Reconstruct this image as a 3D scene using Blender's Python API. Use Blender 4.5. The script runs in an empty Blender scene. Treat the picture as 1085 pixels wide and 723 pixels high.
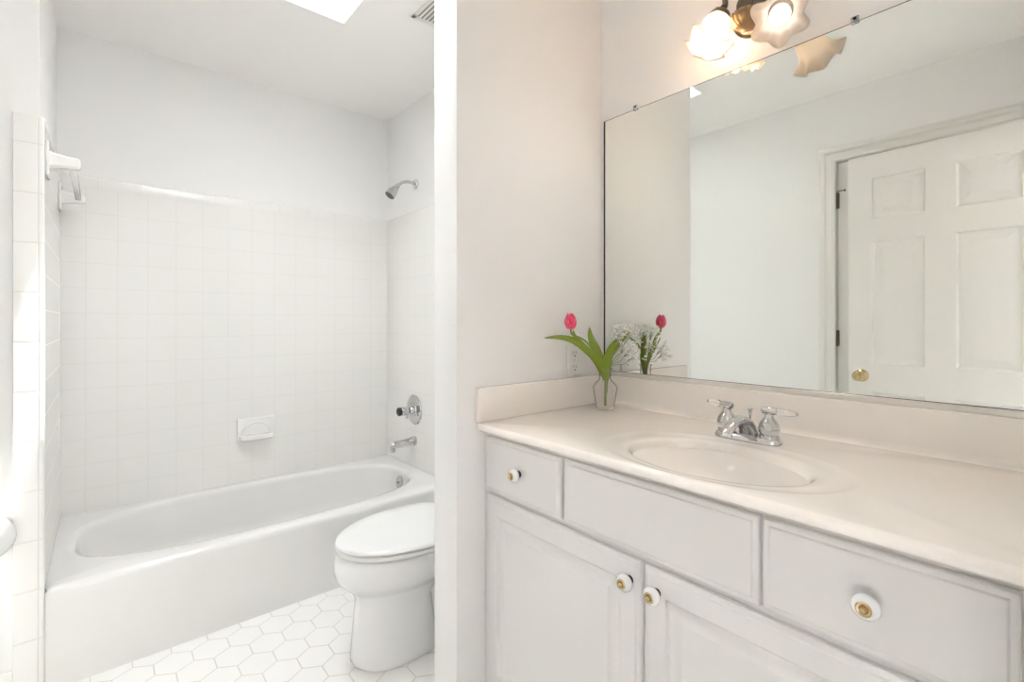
import bpy, bmesh, math, random
from mathutils import Vector, Matrix
random.seed(7)
S = bpy.context.scene
C = S.collection
PI = math.pi

# ------------------------------------------------------------------ camera
CAM_H = 1.1656
cd = bpy.data.cameras.new('camera'); cam = bpy.data.objects.new('camera', cd); C.objects.link(cam)
cam.location = (0, 0, CAM_H); cam.rotation_euler = (PI/2, 0, -0.7056)
cd.sensor_width = 36.0; cd.lens = 511.2/1085*36.0
cd.shift_y = -(361.5-341.2)/1085; cd.clip_start = 0.02
S.camera = cam

# ------------------------------------------------------------------ light
w = bpy.data.worlds.new('daylight'); S.world = w; w.use_nodes = True
wb = w.node_tree.nodes['Background']; wb.inputs[0].default_value = (0.95, 0.957, 1.0, 1); wb.inputs[1].default_value = 33.0

def light(name, kind, loc, energy, color=(1, 1, 1), **kw):
    l = bpy.data.lights.new(name, kind); o = bpy.data.objects.new(name, l); C.objects.link(o)
    o.location = loc; l.energy = energy; l.color = color
    for k, v in kw.items(): setattr(l, k, v)
    return o
sun = light('sun', 'SUN', (0, 0, 6), 16.5, (1.0, 0.985, 0.97), angle=0.012)
sun.rotation_euler = Vector((-1, 0.16, -3.04)).to_track_quat('-Z', 'Y').to_euler()
# fill lamp added in the closed space beyond the doorway behind the camera
dw = light('doorway_fill', 'AREA', (0.12, -1.9, 1.3), .6, (0.98, 0.985, 1.0), shape='RECTANGLE', size=1.6, size_y=1.8)
dw.rotation_euler = Vector((0.12, 1, 0.05)).to_track_quat('-Z', 'Z').to_euler()
# portals that only guide the sky light through its openings
for nm, loc, d, sx, sy in (('skylight_portal', (0.4, 1.72, 2.93), (0, 0, -1), .44, .66),):
    po = light(nm, 'AREA', loc, 1, shape='RECTANGLE', size=sx, size_y=sy)
    po.rotation_euler = Vector(d).to_track_quat('-Z', 'Y').to_euler(); po.data.cycles.is_portal = True
S.view_settings.view_transform = 'Standard'; S.view_settings.look = 'None'
S.view_settings.gamma = 1.0; S.view_settings.use_curve_mapping = False
S.view_settings.exposure = 0.12
S.cycles.max_bounces = 14; S.cycles.diffuse_bounces = 8; S.cycles.glossy_bounces = 6; S.cycles.transmission_bounces = 10
S.cycles.sample_clamp_indirect = 60.0

# ------------------------------------------------------------------ materials
def mat(name, col, rough=0.5, metal=0.0, coat=0.0, spec=0.5, **kw):
    m = bpy.data.materials.new(name); m.use_nodes = True
    b = m.node_tree.nodes['Principled BSDF']
    b.inputs['Base Color'].default_value = (*col, 1); b.inputs['Roughness'].default_value = rough
    b.inputs['Metallic'].default_value = metal; b.inputs['Coat Weight'].default_value = coat
    b.inputs['Specular IOR Level'].default_value = spec
    for k, v in kw.items(): b.inputs[k].default_value = v
    return m
def N(m, t, **kw):
    n = m.node_tree.nodes.new(t)
    for k, v in kw.items(): setattr(n, k, v)
    return n
def L(m, a, b): m.node_tree.links.new(a, b)
def noise_bump(m, scale, strength, dist=0.001, detail=3):
    b = m.node_tree.nodes['Principled BSDF']
    g = N(m, 'ShaderNodeNewGeometry'); n = N(m, 'ShaderNodeTexNoise'); n.inputs['Scale'].default_value = scale; n.inputs['Detail'].default_value = detail
    bp = N(m, 'ShaderNodeBump'); bp.inputs['Strength'].default_value = strength; bp.inputs['Distance'].default_value = dist
    L(m, g.outputs['Position'], n.inputs['Vector']); L(m, n.outputs['Fac'], bp.inputs['Height']); L(m, bp.outputs['Normal'], b.inputs['Normal'])
    return m
def M1(m, op, a, b=None):
    n = N(m, 'ShaderNodeMath', operation=op)
    for i, v in enumerate((a, b)):
        if v is None: continue
        if isinstance(v, (int, float)): n.inputs[i].default_value = v
        else: L(m, v, n.inputs[i])
    return n.outputs[0]
def mixc(m, fac, c1, c2):
    n = N(m, 'ShaderNodeMix', data_type='RGBA'); L(m, fac, n.inputs['Factor'])
    n.inputs['A'].default_value = (*c1, 1); n.inputs['B'].default_value = (*c2, 1)
    return n.outputs['Result']
def smooth(m, val, lo, hi, a=0., b=1.):
    n = N(m, 'ShaderNodeMapRange'); n.interpolation_type = 'SMOOTHSTEP'; L(m, val, n.inputs['Value'])
    n.inputs['From Min'].default_value = lo; n.inputs['From Max'].default_value = hi; n.inputs['To Min'].default_value = a; n.inputs['To Max'].default_value = b
    return n.outputs['Result']
def tile_mat(name, ax, pu, ou, pv=None, ov=0., col=(.86, .848, .825), grout=(.82, .80, .77), g=.0016, rough=.14):
    m = mat(name, col, rough, coat=0.0)
    b = m.node_tree.nodes['Principled BSDF']
    geo = N(m, 'ShaderNodeNewGeometry'); sp = N(m, 'ShaderNodeSeparateXYZ'); L(m, geo.outputs['Position'], sp.inputs[0])
    def edge(o, p, off):
        t = M1(m, 'DIVIDE', M1(m, 'SUBTRACT', o, off), p)
        fr = M1(m, 'FRACT', t); d = M1(m, 'MINIMUM', fr, M1(m, 'SUBTRACT', 1.0, fr))
        return M1(m, 'MULTIPLY', d, p)
    ds = []
    if pu: ds.append(edge(sp.outputs[ax], pu, ou))
    if pv: ds.append(edge(sp.outputs[2], pv, ov))
    d = ds[0] if len(ds) == 1 else M1(m, 'MINIMUM', ds[0], ds[1])
    f = smooth(m, d, g*.6, g*1.4)
    L(m, mixc(m, f, grout, col), b.inputs['Base Color'])
    L(m, smooth(m, d, g*.6, g*1.6, .22, rough), b.inputs['Roughness'])
    no = N(m, 'ShaderNodeTexNoise'); no.inputs['Scale'].default_value = 9; L(m, geo.outputs['Position'], no.inputs['Vector'])
    h = M1(m, 'ADD', smooth(m, d, g*.5, g*3.0), M1(m, 'MULTIPLY', no.outputs['Fac'], 1.2))
    bp = N(m, 'ShaderNodeBump'); bp.inputs['Strength'].default_value = .18; bp.inputs['Distance'].default_value = .0010
    L(m, h, bp.inputs['Height']); L(m, bp.outputs['Normal'], b.inputs['Normal'])
    return m
def hex_mat(p=.1085, cx=.3525, cy=1.911, col=(.88, .87, .85), grout=(.52, .48, .44)):
    m = mat('hexagon_floor_tile', col, .22); b = m.node_tree.nodes['Principled BSDF']
    geo = N(m, 'ShaderNodeNewGeometry')
    def V(op, *a, out=0):
        n = N(m, 'ShaderNodeVectorMath', operation=op)
        for i, v in enumerate(a):
            if isinstance(v, tuple): n.inputs[i].default_value = v
            else: L(m, v, n.inputs[i])
        return n.outputs[out]
    q = V('DIVIDE', V('SUBTRACT', geo.outputs['Position'], (cx, cy, 0)), (p, p, 1e6))
    R = (1, 1.7320508, 1); H = (.5, .8660254, .5)
    def cell(off):
        s = V('ADD', V('ADD', q, off), (1000., 1000.*1.7320508, 0.))
        return V('MULTIPLY', V('SUBTRACT', V('MODULO', s, R), H), (1, 1, 0))
    a = cell((.5, .8660254, 0)); c = cell((0, 0, 0))
    la = V('DOT_PRODUCT', a, a, out=1); lc = V('DOT_PRODUCT', c, c, out=1)
    sel = M1(m, 'LESS_THAN', la, lc)
    mx = N(m, 'ShaderNodeMix', data_type='VECTOR'); L(m, sel, mx.inputs['Factor']); L(m, c, mx.inputs[4]); L(m, a, mx.inputs[5])
    ab = V('ABSOLUTE', mx.outputs[1]); dd = V('DOT_PRODUCT', ab, (.5, .8660254, 0), out=1)
    sx = N(m, 'ShaderNodeSeparateXYZ'); L(m, ab, sx.inputs[0])
    e = M1(m, 'MULTIPLY', M1(m, 'SUBTRACT', .5, M1(m, 'MAXIMUM', dd, sx.outputs[0])), p)
    f = smooth(m, e, .0009, .0020)
    no = N(m, 'ShaderNodeTexNoise'); no.inputs['Scale'].default_value = 5; L(m, geo.outputs['Position'], no.inputs['Vector'])
    gm = N(m, 'ShaderNodeMix', data_type='RGBA'); L(m, no.outputs['Fac'], gm.inputs['Factor']); gm.inputs['A'].default_value = (.42, .38, .34, 1); gm.inputs['B'].default_value = (.74, .70, .65, 1)
    cm = N(m, 'ShaderNodeMix', data_type='RGBA'); L(m, f, cm.inputs['Factor']); L(m, gm.outputs['Result'], cm.inputs['A']); cm.inputs['B'].default_value = (*col, 1)
    L(m, cm.outputs['Result'], b.inputs['Base Color']); L(m, smooth(m, e, .001, .002, .8, .2), b.inputs['Roughness'])
    bp = N(m, 'ShaderNodeBump'); bp.inputs['Strength'].default_value = .5; bp.inputs['Distance'].default_value = .001
    L(m, smooth(m, e, .0006, .004), bp.inputs['Height']); L(m, bp.outputs['Normal'], b.inputs['Normal'])
    return m

WALLC = (.873, .866, .858)
m_wall = noise_bump(mat('painted_wall', WALLC, .55), 220, .12)
m_ceil = noise_bump(mat('ceiling_paint', (.935, .918, .895), .7), 200, .1)
m_trim = mat('gloss_trim_paint', (.82, .805, .775), .28)
m_door = noise_bump(mat('door_paint', (.80, .785, .75), .32), 60, .10)
m_cab = mat('cabinet_lacquer', (.745, .728, .716), .30)
m_cabin = mat('cabinet_shadow_gap', (.60, .58, .56), .5)
m_marble = mat('cultured_marble', (.80, .725, .655), .10, coat=.3)
_b = m_marble.node_tree.nodes['Principled BSDF']; _g = N(m_marble, 'ShaderNodeNewGeometry'); _n = N(m_marble, 'ShaderNodeTexNoise')
_n.inputs['Scale'].default_value = 4; _n.inputs['Detail'].default_value = 5; _n.inputs['Distortion'].default_value = 1.5
L(m_marble, _g.outputs['Position'], _n.inputs['Vector']); L(m_marble, mixc(m_marble, smooth(m_marble, _n.outputs['Fac'], .35, .65), (.92, .865, .81), (.93, .88, .83)), _b.inputs['Base Color'])
m_chrome = mat('chrome', (.62, .62, .62), .07, 1.0)
m_brass = mat('polished_brass', (.55, .43, .24), .2, 1.0)
m_antique = mat('antique_brass', (.20, .165, .125), .32, 1.0)
m_gilt = mat('aged_gilt', (.34, .23, .12), .3, 1.0)
m_black = mat('black_plastic', (.02, .02, .02), .35)
m_porc = mat('white_porcelain', (.82, .82, .815), .06, coat=.5)
m_tub = mat('enamelled_steel', (.80, .79, .77), .12, coat=.4)
m_seat = mat('seat_plastic', (.80, .80, .795), .15, coat=.2)
m_ceramic = mat('glazed_ceramic', (.88, .87, .85), .12)
m_plast = mat('white_plastic', (.87, .86, .84), .3)
m_slot = mat('outlet_slot', (.05, .045, .04), .5)
m_paper = noise_bump(mat('tissue_paper', (.86, .85, .82), .9), 300, .2)
m_card = mat('cardboard_core', (.52, .42, .33), .9)
m_mirror = mat('mirror_silver', (.885, .905, .875), .004, 1.0)
m_medge = mat('mirror_edge', (.05, .045, .035), .6, spec=.2)
m_alu = mat('aluminium_channel', (.74, .71, .67), .30, 0.85)
m_gap = mat('dark_gap', (.03, .025, .02), .8)
m_glass = mat('clear_glass', (1, 1, 1), .0, **{'Transmission Weight': 1.0, 'IOR': 1.34})
m_acryl = mat('clear_acrylic', (1, .99, .98), .02, **{'Transmission Weight': 1.0, 'IOR': 1.42})
m_water = mat('vase_water', (1, 1, 1), .0, **{'Transmission Weight': 1.0, 'IOR': 1.33})
m_leaf = mat('tulip_leaf', (.24, .33, .03), .38)
m_leafd = mat('dried_leaf_tip', (.035, .035, .012), .6)
m_stem = mat('green_stem', (.24, .33, .06), .45)
m_petal = noise_bump(mat('tulip_petal', (.82, .07, .18), .45), 90, .6)
_b = m_petal.node_tree.nodes['Principled BSDF']; _g = N(m_petal, 'ShaderNodeNewGeometry'); _v = N(m_petal, 'ShaderNodeVectorMath', operation='MULTIPLY'); _v.inputs[1].default_value = (330, 330, 40)
_n = N(m_petal, 'ShaderNodeTexNoise'); _n.inputs['Scale'].default_value = 1.0; L(m_petal, _g.outputs['Position'], _v.inputs[0]); L(m_petal, _v.outputs[0], _n.inputs['Vector'])
L(m_petal, mixc(m_petal, smooth(m_petal, _n.outputs['Fac'], .35, .65), (.66, .02, .08), (.90, .13, .24)), _b.inputs['Base Color'])
m_white_fl = mat('babys_breath_floret', (.93, .92, .90), .7)
m_twig = mat('babys_breath_twig', (.26, .27, .14), .6)
m_bulb = bpy.data.materials.new('lit_bulb'); m_bulb.use_nodes = True
_nt = m_bulb.node_tree; _nt.nodes.clear(); _e = _nt.nodes.new('ShaderNodeEmission'); _o = _nt.nodes.new('ShaderNodeOutputMaterial')
_e.inputs[0].default_value = (1.0, .93, .87, 1); _e.inputs[1].default_value = 95; _nt.links.new(_e.outputs[0], _o.inputs[0])
m_bulb2 = bpy.data.materials.new('dim_bulb'); m_bulb2.use_nodes = True
_nt = m_bulb2.node_tree; _nt.nodes.clear(); _e = _nt.nodes.new('ShaderNodeEmission'); _o = _nt.nodes.new('ShaderNodeOutputMaterial')
_e.inputs[0].default_value = (1.0, .93, .87, 1); _e.inputs[1].default_value = 3.4; _nt.links.new(_e.outputs[0], _o.inputs[0])
m_fill_bulb = m_bulb.copy(); m_fill_bulb.name = 'added_fill_bulb'; m_fill_bulb.node_tree.nodes['Emission'].inputs[1].default_value = 60.0  # for the added third shade, brightens the upper room
m_shade = bpy.data.materials.new('frosted_shade_glass'); m_shade.use_nodes = True
_nt = m_shade.node_tree; _nt.nodes.clear(); _o = _nt.nodes.new('ShaderNodeOutputMaterial')
_d = _nt.nodes.new('ShaderNodeBsdfDiffuse'); _d.inputs[0].default_value = (.90, .86, .81, 1)
_t = _nt.nodes.new('ShaderNodeBsdfTranslucent'); _t.inputs[0].default_value = (.93, .80, .66, 1)
_x = _nt.nodes.new('ShaderNodeMixShader'); _x.inputs[0].default_value = .50; _nt.links.new(_d.outputs[0], _x.inputs[1]); _nt.links.new(_t.outputs[0], _x.inputs[2])
_gl = _nt.nodes.new('ShaderNodeBsdfGlossy'); _gl.inputs[1].default_value = .25; _y = _nt.nodes.new('ShaderNodeMixShader'); _y.inputs[0].default_value = .06
_nt.links.new(_x.outputs[0], _y.inputs[1]); _nt.links.new(_gl.outputs[0], _y.inputs[2]); _nt.links.new(_y.outputs[0], _o.inputs[0])
m_skyglass = bpy.data.materials.new('skylight_pane'); m_skyglass.use_nodes = True
_nt = m_skyglass.node_tree; _nt.nodes.clear(); _o = _nt.nodes.new('ShaderNodeOutputMaterial'); _t = _nt.nodes.new('ShaderNodeBsdfTransparent'); _t.inputs[0].default_value = (.93, .95, .94, 1)
_nt.links.new(_t.outputs[0], _o.inputs[0])
m_hex = hex_mat()
TP = .1118
m_tx = tile_mat('square_wall_tile_back', 0, .1108, -.164, TP, 1.762)
m_ty = tile_mat('square_wall_tile_side', 1, .1108, 2.8575-.03, TP, 1.762)
m_capx = tile_mat('tile_cap_back', 0, .1525, -.164)
m_capy = tile_mat('tile_cap_side', 1, .1525, 2.8575-.05)
def stub_tile():
    m = mat('upright_trim_tile', (.87, .86, .835), .12); b = m.node_tree.nodes['Principled BSDF']
    geo = N(m, 'ShaderNodeNewGeometry'); sp = N(m, 'ShaderNodeSeparateXYZ'); L(m, geo.outputs['Position'], sp.inputs[0])
    t = M1(m, 'DIVIDE', M1(m, 'SUBTRACT', sp.outputs[2], .0245), .1540); fr = M1(m, 'FRACT', t)
    d = M1(m, 'MULTIPLY', M1(m, 'MINIMUM', fr, M1(m, 'SUBTRACT', 1.0, fr)), .154)
    d2 = M1(m, 'ABSOLUTE', M1(m, 'SUBTRACT', sp.outputs[0], -.1485))
    d = M1(m, 'MINIMUM', d, d2); f = smooth(m, d, .0007, .0018)
    L(m, mixc(m, f, (.76, .74, .71), (.87, .86, .835)), b.inputs['Base Color'])
    bp = N(m, 'ShaderNodeBump'); bp.inputs['Strength'].default_value = .7; bp.inputs['Distance'].default_value = .001
    L(m, smooth(m, d, .0006, .004), bp.inputs['Height']); L(m, bp.outputs['Normal'], b.inputs['Normal'])
    return m
m_stub = stub_tile()

# ------------------------------------------------------------------ mesh helpers
def box(bm, x0, y0, z0, x1, y1, z1, bev=0., seg=2):
    t = bmesh.new(); r = bmesh.ops.create_cube(t, size=1.0)
    bmesh.ops.scale(t, vec=(abs(x1-x0), abs(y1-y0), abs(z1-z0)), verts=t.verts)
    bmesh.ops.translate(t, vec=((x0+x1)/2, (y0+y1)/2, (z0+z1)/2), verts=t.verts)
    if bev: bmesh.ops.bevel(t, geom=t.edges[:], offset=bev, segments=seg, affect='EDGES', profile=.5, clamp_overlap=True)
    return join(bm, t)
def join(bm, t, mtx=None):
    if mtx is not None: bmesh.ops.transform(t, matrix=mtx, verts=t.verts)
    me = bpy.data.meshes.new('tmp'); t.to_mesh(me); t.free(); bm.from_mesh(me); bpy.data.meshes.remove(me)
    return bm
def loft(bm, rings, cap0=True, cap1=True, closed=True):
    vs = [[bm.verts.new(p) for p in r] for r in rings]; n = len(rings[0])
    for a, b in zip(vs, vs[1:]):
        for i in range(n if closed else n-1):
            j = (i+1) % n
            try: bm.faces.new((a[i], a[j], b[j], b[i]))
            except ValueError: pass
    if cap0: bm.faces.new(vs[0][::-1])
    if cap1: bm.faces.new(vs[-1])
    bmesh.ops.recalc_face_normals(bm, faces=bm.faces[:])
    return bm
def frame(axis):
    return Vector(axis).normalized().to_track_quat('Z', 'Y').to_matrix().to_4x4()
def lathe(bm, prof, origin=(0, 0, 0), axis=(0, 0, 1), n=32):
    """prof: list of (radius, height)"""
    t = bmesh.new(); rings = []
    for r, h in prof: rings.append([(max(r, 1e-5)*math.cos(2*PI*i/n), max(r, 1e-5)*math.sin(2*PI*i/n), h) for i in range(n)])
    loft(t, rings)
    return join(bm, t, Matrix.Translation(origin) @ frame(axis))
def tube(bm, pts, rad, n=12, sub=6):
    P = [Vector(p) for p in pts]
    if len(P) > 2 and sub > 1:
        Q = []; R = []
        for i in range(len(P)-1):
            p0 = P[max(i-1, 0)]; p1 = P[i]; p2 = P[i+1]; p3 = P[min(i+2, len(P)-1)]
            for k in range(sub):
                t = k/sub
                Q.append(.5*((2*p1)+(p2-p0)*t+(2*p0-5*p1+4*p2-p3)*t*t+(3*p1-p0-3*p2+p3)*t**3))
                if not isinstance(rad, (int, float)): R.append(rad[i]*(1-t)+rad[i+1]*t)
        Q.append(P[-1]); R.append(rad[-1] if not isinstance(rad, (int, float)) else rad)
        P = Q; rad = rad if isinstance(rad, (int, float)) else R
    rings = []; up = None
    for i, p in enumerate(P):
        d = (P[min(i+1, len(P)-1)]-P[max(i-1, 0)]).normalized()
        if up is None: up = Vector((0, 0, 1)) if abs(d.z) < .9 else Vector((0, 1, 0))
        s = d.cross(up).normalized(); up = s.cross(d).normalized()
        r = rad if isinstance(rad, (int, float)) else rad[i]
        rings.append([p+(s*math.cos(2*PI*k/n)+up*math.sin(2*PI*k/n))*r for k in range(n)])
    t = bmesh.new(); loft(t, rings); return join(bm, t)
def prism(bm, poly, ax, a, b):
    """poly of 2-D points extruded along axis ax (0,1,2) from a to b"""
    def P(p, c): v = list(p); v.insert(ax, c); return v
    t = bmesh.new(); loft(t, [[P(p, a) for p in poly], [P(p, b) for p in poly]]); return join(bm, t)
def obj(name, bm, m, parent=None, angle=35, solid=None, mats=None):
    me = bpy.data.meshes.new(name)
    bmesh.ops.recalc_face_normals(bm, faces=bm.faces[:])
    if parent is not None:
        pw = parent['_w'] if '_w' in parent else (0, 0, 0)
        bmesh.ops.translate(bm, vec=(-pw[0], -pw[1], -pw[2]), verts=bm.verts)
    bm.to_mesh(me); bm.free()
    if m is not None: me.materials.append(m)
    me.polygons.foreach_set('use_smooth', [True]*len(me.polygons)); me.set_sharp_from_angle(angle=math.radians(angle))
    o = bpy.data.objects.new(name, me); C.objects.link(o)
    if parent is not None:
        o.parent = parent; o['_w'] = parent['_w']
    return o
ROOTS = []
def thing(name, label, cat, loc, group=None, kind=None):
    o = bpy.data.objects.new(name, None); C.objects.link(o); o.empty_display_size = .05; o.location = loc; o['_w'] = tuple(loc)
    if label: o['label'] = label
    if cat: o['category'] = cat
    if group: o['group'] = group
    if kind: o['kind'] = kind
    return o
def single(name, bm, m, label, cat, loc, **kw):
    """a thing that is one mesh, origin at its base"""
    class P: pass
    bmesh.ops.translate(bm, vec=tuple(-v for v in loc), verts=bm.verts)
    o = obj(name, bm, m, **kw); o.location = loc; o['_w'] = tuple(loc); o['label'] = label; o['category'] = cat
    return o
def struct(name, bm, m, **kw):
    o = obj(name, bm, m, **kw); o['kind'] = 'structure'; o['_w'] = (0, 0, 0); return o
def NB(): return bmesh.new()

# ------------------------------------------------------------------ dimensions
CZ = 2.4477
XW = -.364; XR = 1.395; YB = 2.868; XL = -.147; YS = 2.11; TX0 = -.135; TX1 = 1.3885
YP0 = 1.1307; YP1 = 1.2495; XP = .7588
SX0, SX1, SY0, SY1, SH = .215, .793, 1.371, 2.045, .5
UX0, UX1 = .215, .578

# floor and ceiling
b = NB(); box(b, -.60, -2.2, -.08, 1.60, 3.1, 0); struct('floor', b, m_hex)
b = NB()
box(b, -.60, -.12, CZ, SX0, 3.1, CZ+.05); box(b, SX1, -.12, CZ, 1.60, 3.1, CZ+.05)
box(b, SX0, -.12, CZ, SX1, SY0, CZ+.05); box(b, SX0, SY1, CZ, SX1, 3.1, CZ+.05)
struct('ceiling', b, m_ceil)
# the flared shaft of the skylight
b = NB()
t0, t1 = CZ+.05, CZ+SH
prism(b, [(SX0, t0), (SX0-.03, t0), (SX0-.03, t1), (SX0, t1)], 1, SY0-.03, SY1+.03)
prism(b, [(SX1, t0), (SX1+.03, t0), (UX1+.03, t1), (UX1, t1)], 1, SY0-.03, SY1+.03)
for ya, yb in ((SY0-.03, SY0), (SY1, SY1+.03)):
    prism(b, [(SX0, t0), (SX1, t0), (UX1, t1), (SX0, t1)], 1, ya, yb)
struct('ceiling_shaft', b, m_wall)
wn = thing('window_1', None, None, ((UX0+UX1)/2, (SY0+SY1)/2, t1), kind='structure')
b = NB()
for a in ((UX0-.04, SY0-.04, UX0+.004, SY1+.04), (UX1-.004, SY0-.04, UX1+.04, SY1+.04), (UX0, SY0-.04, UX1, SY0+.004), (UX0, SY1-.004, UX1, SY1+.04)):
    box(b, a[0], a[1], t1, a[2], a[3], t1+.05)
obj('window_frame', b, m_trim, wn)
b = NB(); box(b, UX0-.01, SY0-.01, t1+.02, UX1+.01, SY1+.01, t1+.026); obj('window_pane', b, m_skyglass, wn)

# walls
b = NB(); box(b, -.60, YB, 0, 1.60, YB+.12, CZ); struct('wall_back', b, m_wall)
b = NB(); box(b, XR, -.12, 0, XR+.12, YB, CZ); struct('wall_right', b, m_wall)
DY0, DY1, DZ = .120, .8817, 2.0623
b = NB()
box(b, XW-.12, -.12, 0, XW-.06, YS, CZ)
box(b, XW-.06, -.12, 0, XW, DY0, CZ); box(b, XW-.06, DY1, 0, XW, YS, CZ); box(b, XW-.06, DY0, DZ, XW, DY1, CZ)
struct('wall_left', b, m_wall)
b = NB(); box(b, XW-.12, YS, 0, XL, YB, CZ); struct('wall_alcove_left', b, m_wall)
b = NB(); box(b, XP, YP0, 0, XR, YP1, CZ, .003); struct('wall_partition', b, m_wall)
RX0, RX1 = -.262, .50
b = NB(); box(b, XW, -.12, 0, RX0, 0, CZ); box(b, RX1, -.12, 0, XR, 0, CZ); box(b, RX0, -.12, 2.06, RX1, 0, CZ)
struct('wall_rear', b, m_wall)

# added unseen enclosure keeps sky light out of the doorway the camera stands in
b = NB(); box(b, -.60, -2.3, 0, 1.60, -2.2, CZ); box(b, -.70, -2.3, 0, -.60, -.12, CZ); box(b, 1.60, -2.3, 0, 1.70, -.12, CZ); struct('wall_sky_block', b, m_wall)
b = NB(); box(b, -.70, -2.3, CZ, 1.70, -.12, CZ+.05); struct('ceiling_sky_block', b, m_ceil)

# tiled surround, rounded cap tiles, upright trim on the wall end
zt = .3235
b = NB(); box(b, TX0, 2.858, .2, 1.389, YB, 1.762); struct('wall_tile_back', b, m_tx)
b = NB(); box(b, XL, 2.1125, .0, TX0, 2.858, 1.762); struct('wall_tile_left', b, m_ty)
b = NB(); box(b, 1.389, 2.06, 0.0, XR, 2.858, 1.762); struct('wall_tile_right', b, m_ty)
def cap(ax, a, b_, s, wallc, z0=1.762, z1=1.812, th=.01):
    pts = []
    face = wallc+s*th
    pts = [(wallc, z0), (face, z0), (face, z1-.008), (wallc+s*th*.75, z1-.003), (wallc+s*th*.35, z1-.0005), (wallc, z1)]
    bm = NB(); return prism(bm, pts, ax, a, b_)
struct('trim_1', cap(0, TX0, 1.389, -1, YB), m_capx)
struct('trim_2', cap(1, 2.112, 2.858, 1, XL, th=.012), m_capy)
struct('trim_3', cap(1, 2.06, 2.858, -1, XR, th=.006), m_capy)
b = NB()
pts = [(-.2052, YS), (-.2052, 2.103), (-.2030, 2.100), (-.1415, 2.100), (-.1375, 2.1015), (-.1352, 2.105), (-.1350, 2.112), (-.1475, 2.112), (-.1475, YS)]
prism(b, pts, 2, 0, 1.806); struct('trim_4', b, m_stub, angle=50)

# baseboards
def baseboard(name, x0, y0, x1, y1, nx, ny):
    bm = NB(); t = .013
    prof = [(0, 0), (t, 0), (t, .075), (t*.6, .088), (t*.45, .098), (0, .10)]
    rings = []
    for (x, y) in ((x0, y0), (x1, y1)): rings.append([(x+nx*d, y+ny*d, z) for d, z in prof])
    loft(bm, rings); return struct(name, bm, m_trim)
baseboard('baseboard_left', XW, .968, XW, YS-.0135, 1, 0)
baseboard('baseboard_alcove', XW, YS, -.206, YS, 0, -1)
baseboard('baseboard_partition', XP+.001, YP1, XR, YP1, 0, 1)
baseboard('baseboard_right', XR, YP1+.0135, XR, 2.059, -1, 0)

# ------------------------------------------------------------------ closet door with its casing (seen in the mirror)
def casing(bm, y0, y1, z1, xw, s=1, w=.085):
    # mitred moulded casing round an opening: profile (distance from the opening, thickness)
    prof = [(0, 0), (0, .010), (.006, .013), (.014, .013), (.018, .009), (.030, .010), (.046, .013), (.054, .019), (.060, .021), (.070, .021), (.076, .017), (.085, .015), (.085, 0)]
    path = [(y0, 0, -1, 0), (y0, z1, -1, 1), (y1, z1, 1, 1), (y1, 0, 1, 0)]
    rings = [[(xw+s*t, y+sy*d, z+sz*d) for d, t in prof] for (y, z, sy, sz) in path]
    t = bmesh.new(); loft(t, rings); join(bm, t)
b = NB(); casing(b, DY0, DY1, DZ, XW); struct('trim_5', b, m_trim, angle=25)
def panel_door(bm, wd, ht, th, base=0.):
    """six-panel door slab: local u along width, v height, n thickness (front at n=th, back n=0); list of verts (u,n,v)"""
    st = .105; mul = .113; pw = (wd-2*st-mul)/2
    us = [0, st, st+pw, st+pw+mul, wd-st, wd]
    rows = [(.235, .785), (.955-.02, 1.595-.02), (1.715-.02, 1.925-.02)]
    rows = [(.22, .79), (.935, 1.575), (1.695, 1.905)]
    vs = [0]; 
    for a, c in rows: vs += [a, c]
    vs.append(ht)
    t = bmesh.new()
    def quad(pts): t.faces.new([t.verts.new(p) for p in pts])
    for side in (0, 1):
        n0 = th if side else 0; s = -1 if side else 1
        for i in range(5):
            for j in range(len(vs)-1):
                u0, u1, v0, v1 = us[i], us[i+1], vs[j], vs[j+1]
                if i in (1, 3) and j % 2 == 1:
                    lv = [(0, 0), (.003, .0055), (.008, .0095), (.014, .0110), (.018, .0108), (.046, .0022), (.049, .0014)]
                    for (a, da), (c, dc) in zip(lv, lv[1:]):
                        o = [(u0+a, n0+s*da, v0+a), (u1-a, n0+s*da, v0+a), (u1-a, n0+s*da, v1-a), (u0+a, n0+s*da, v1-a)]
                        p = [(u0+c, n0+s*dc, v0+c), (u1-c, n0+s*dc, v0+c), (u1-c, n0+s*dc, v1-c), (u0+c, n0+s*dc, v1-c)]
                        for k in range(4): quad([o[k], o[(k+1) % 4], p[(k+1) % 4], p[k]])
                    quad(p)
                else: quad([(u0, n0, v0), (u1, n0, v0), (u1, n0, v1), (u0, n0, v1)])
    for q in ([(0, 0, 0), (0, th, 0), (0, th, ht), (0, 0, ht)], [(wd, 0, 0), (wd, th, 0), (wd, th, ht), (wd, 0, ht)],
              [(0, 0, 0), (wd, 0, 0), (wd, th, 0), (0, th, 0)], [(0, 0, ht), (wd, 0, ht), (wd, th, ht), (0, th, ht)]): quad(q)
    bmesh.ops.remove_doubles(t, verts=t.verts, dist=1e-5)
    join(bm, t)
d1 = thing('door_1', None, None, (XW, .5, 0), kind='structure')
b = NB(); panel_door(b, DY1-DY0-.008, DZ-.016, .035)
bmesh.ops.transform(b, matrix=Matrix(((0, 1, 0, XW-.043), (1, 0, 0, DY0+.004), (0, 0, 1, .008), (0, 0, 0, 1))), verts=b.verts)
obj('door_panel', b, m_door, d1, angle=20)
b = NB()
for y, z in ((.0, 0),): 
    box(b, XW-.055, DY0, 0, XW-.001, DY0+.003, DZ); box(b, XW-.055, DY1-.003, 0, XW-.001, DY1, DZ); box(b, XW-.055, DY0, DZ-.003, XW-.001, DY1, DZ)
obj('door_jamb', b, m_trim, d1)
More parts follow.
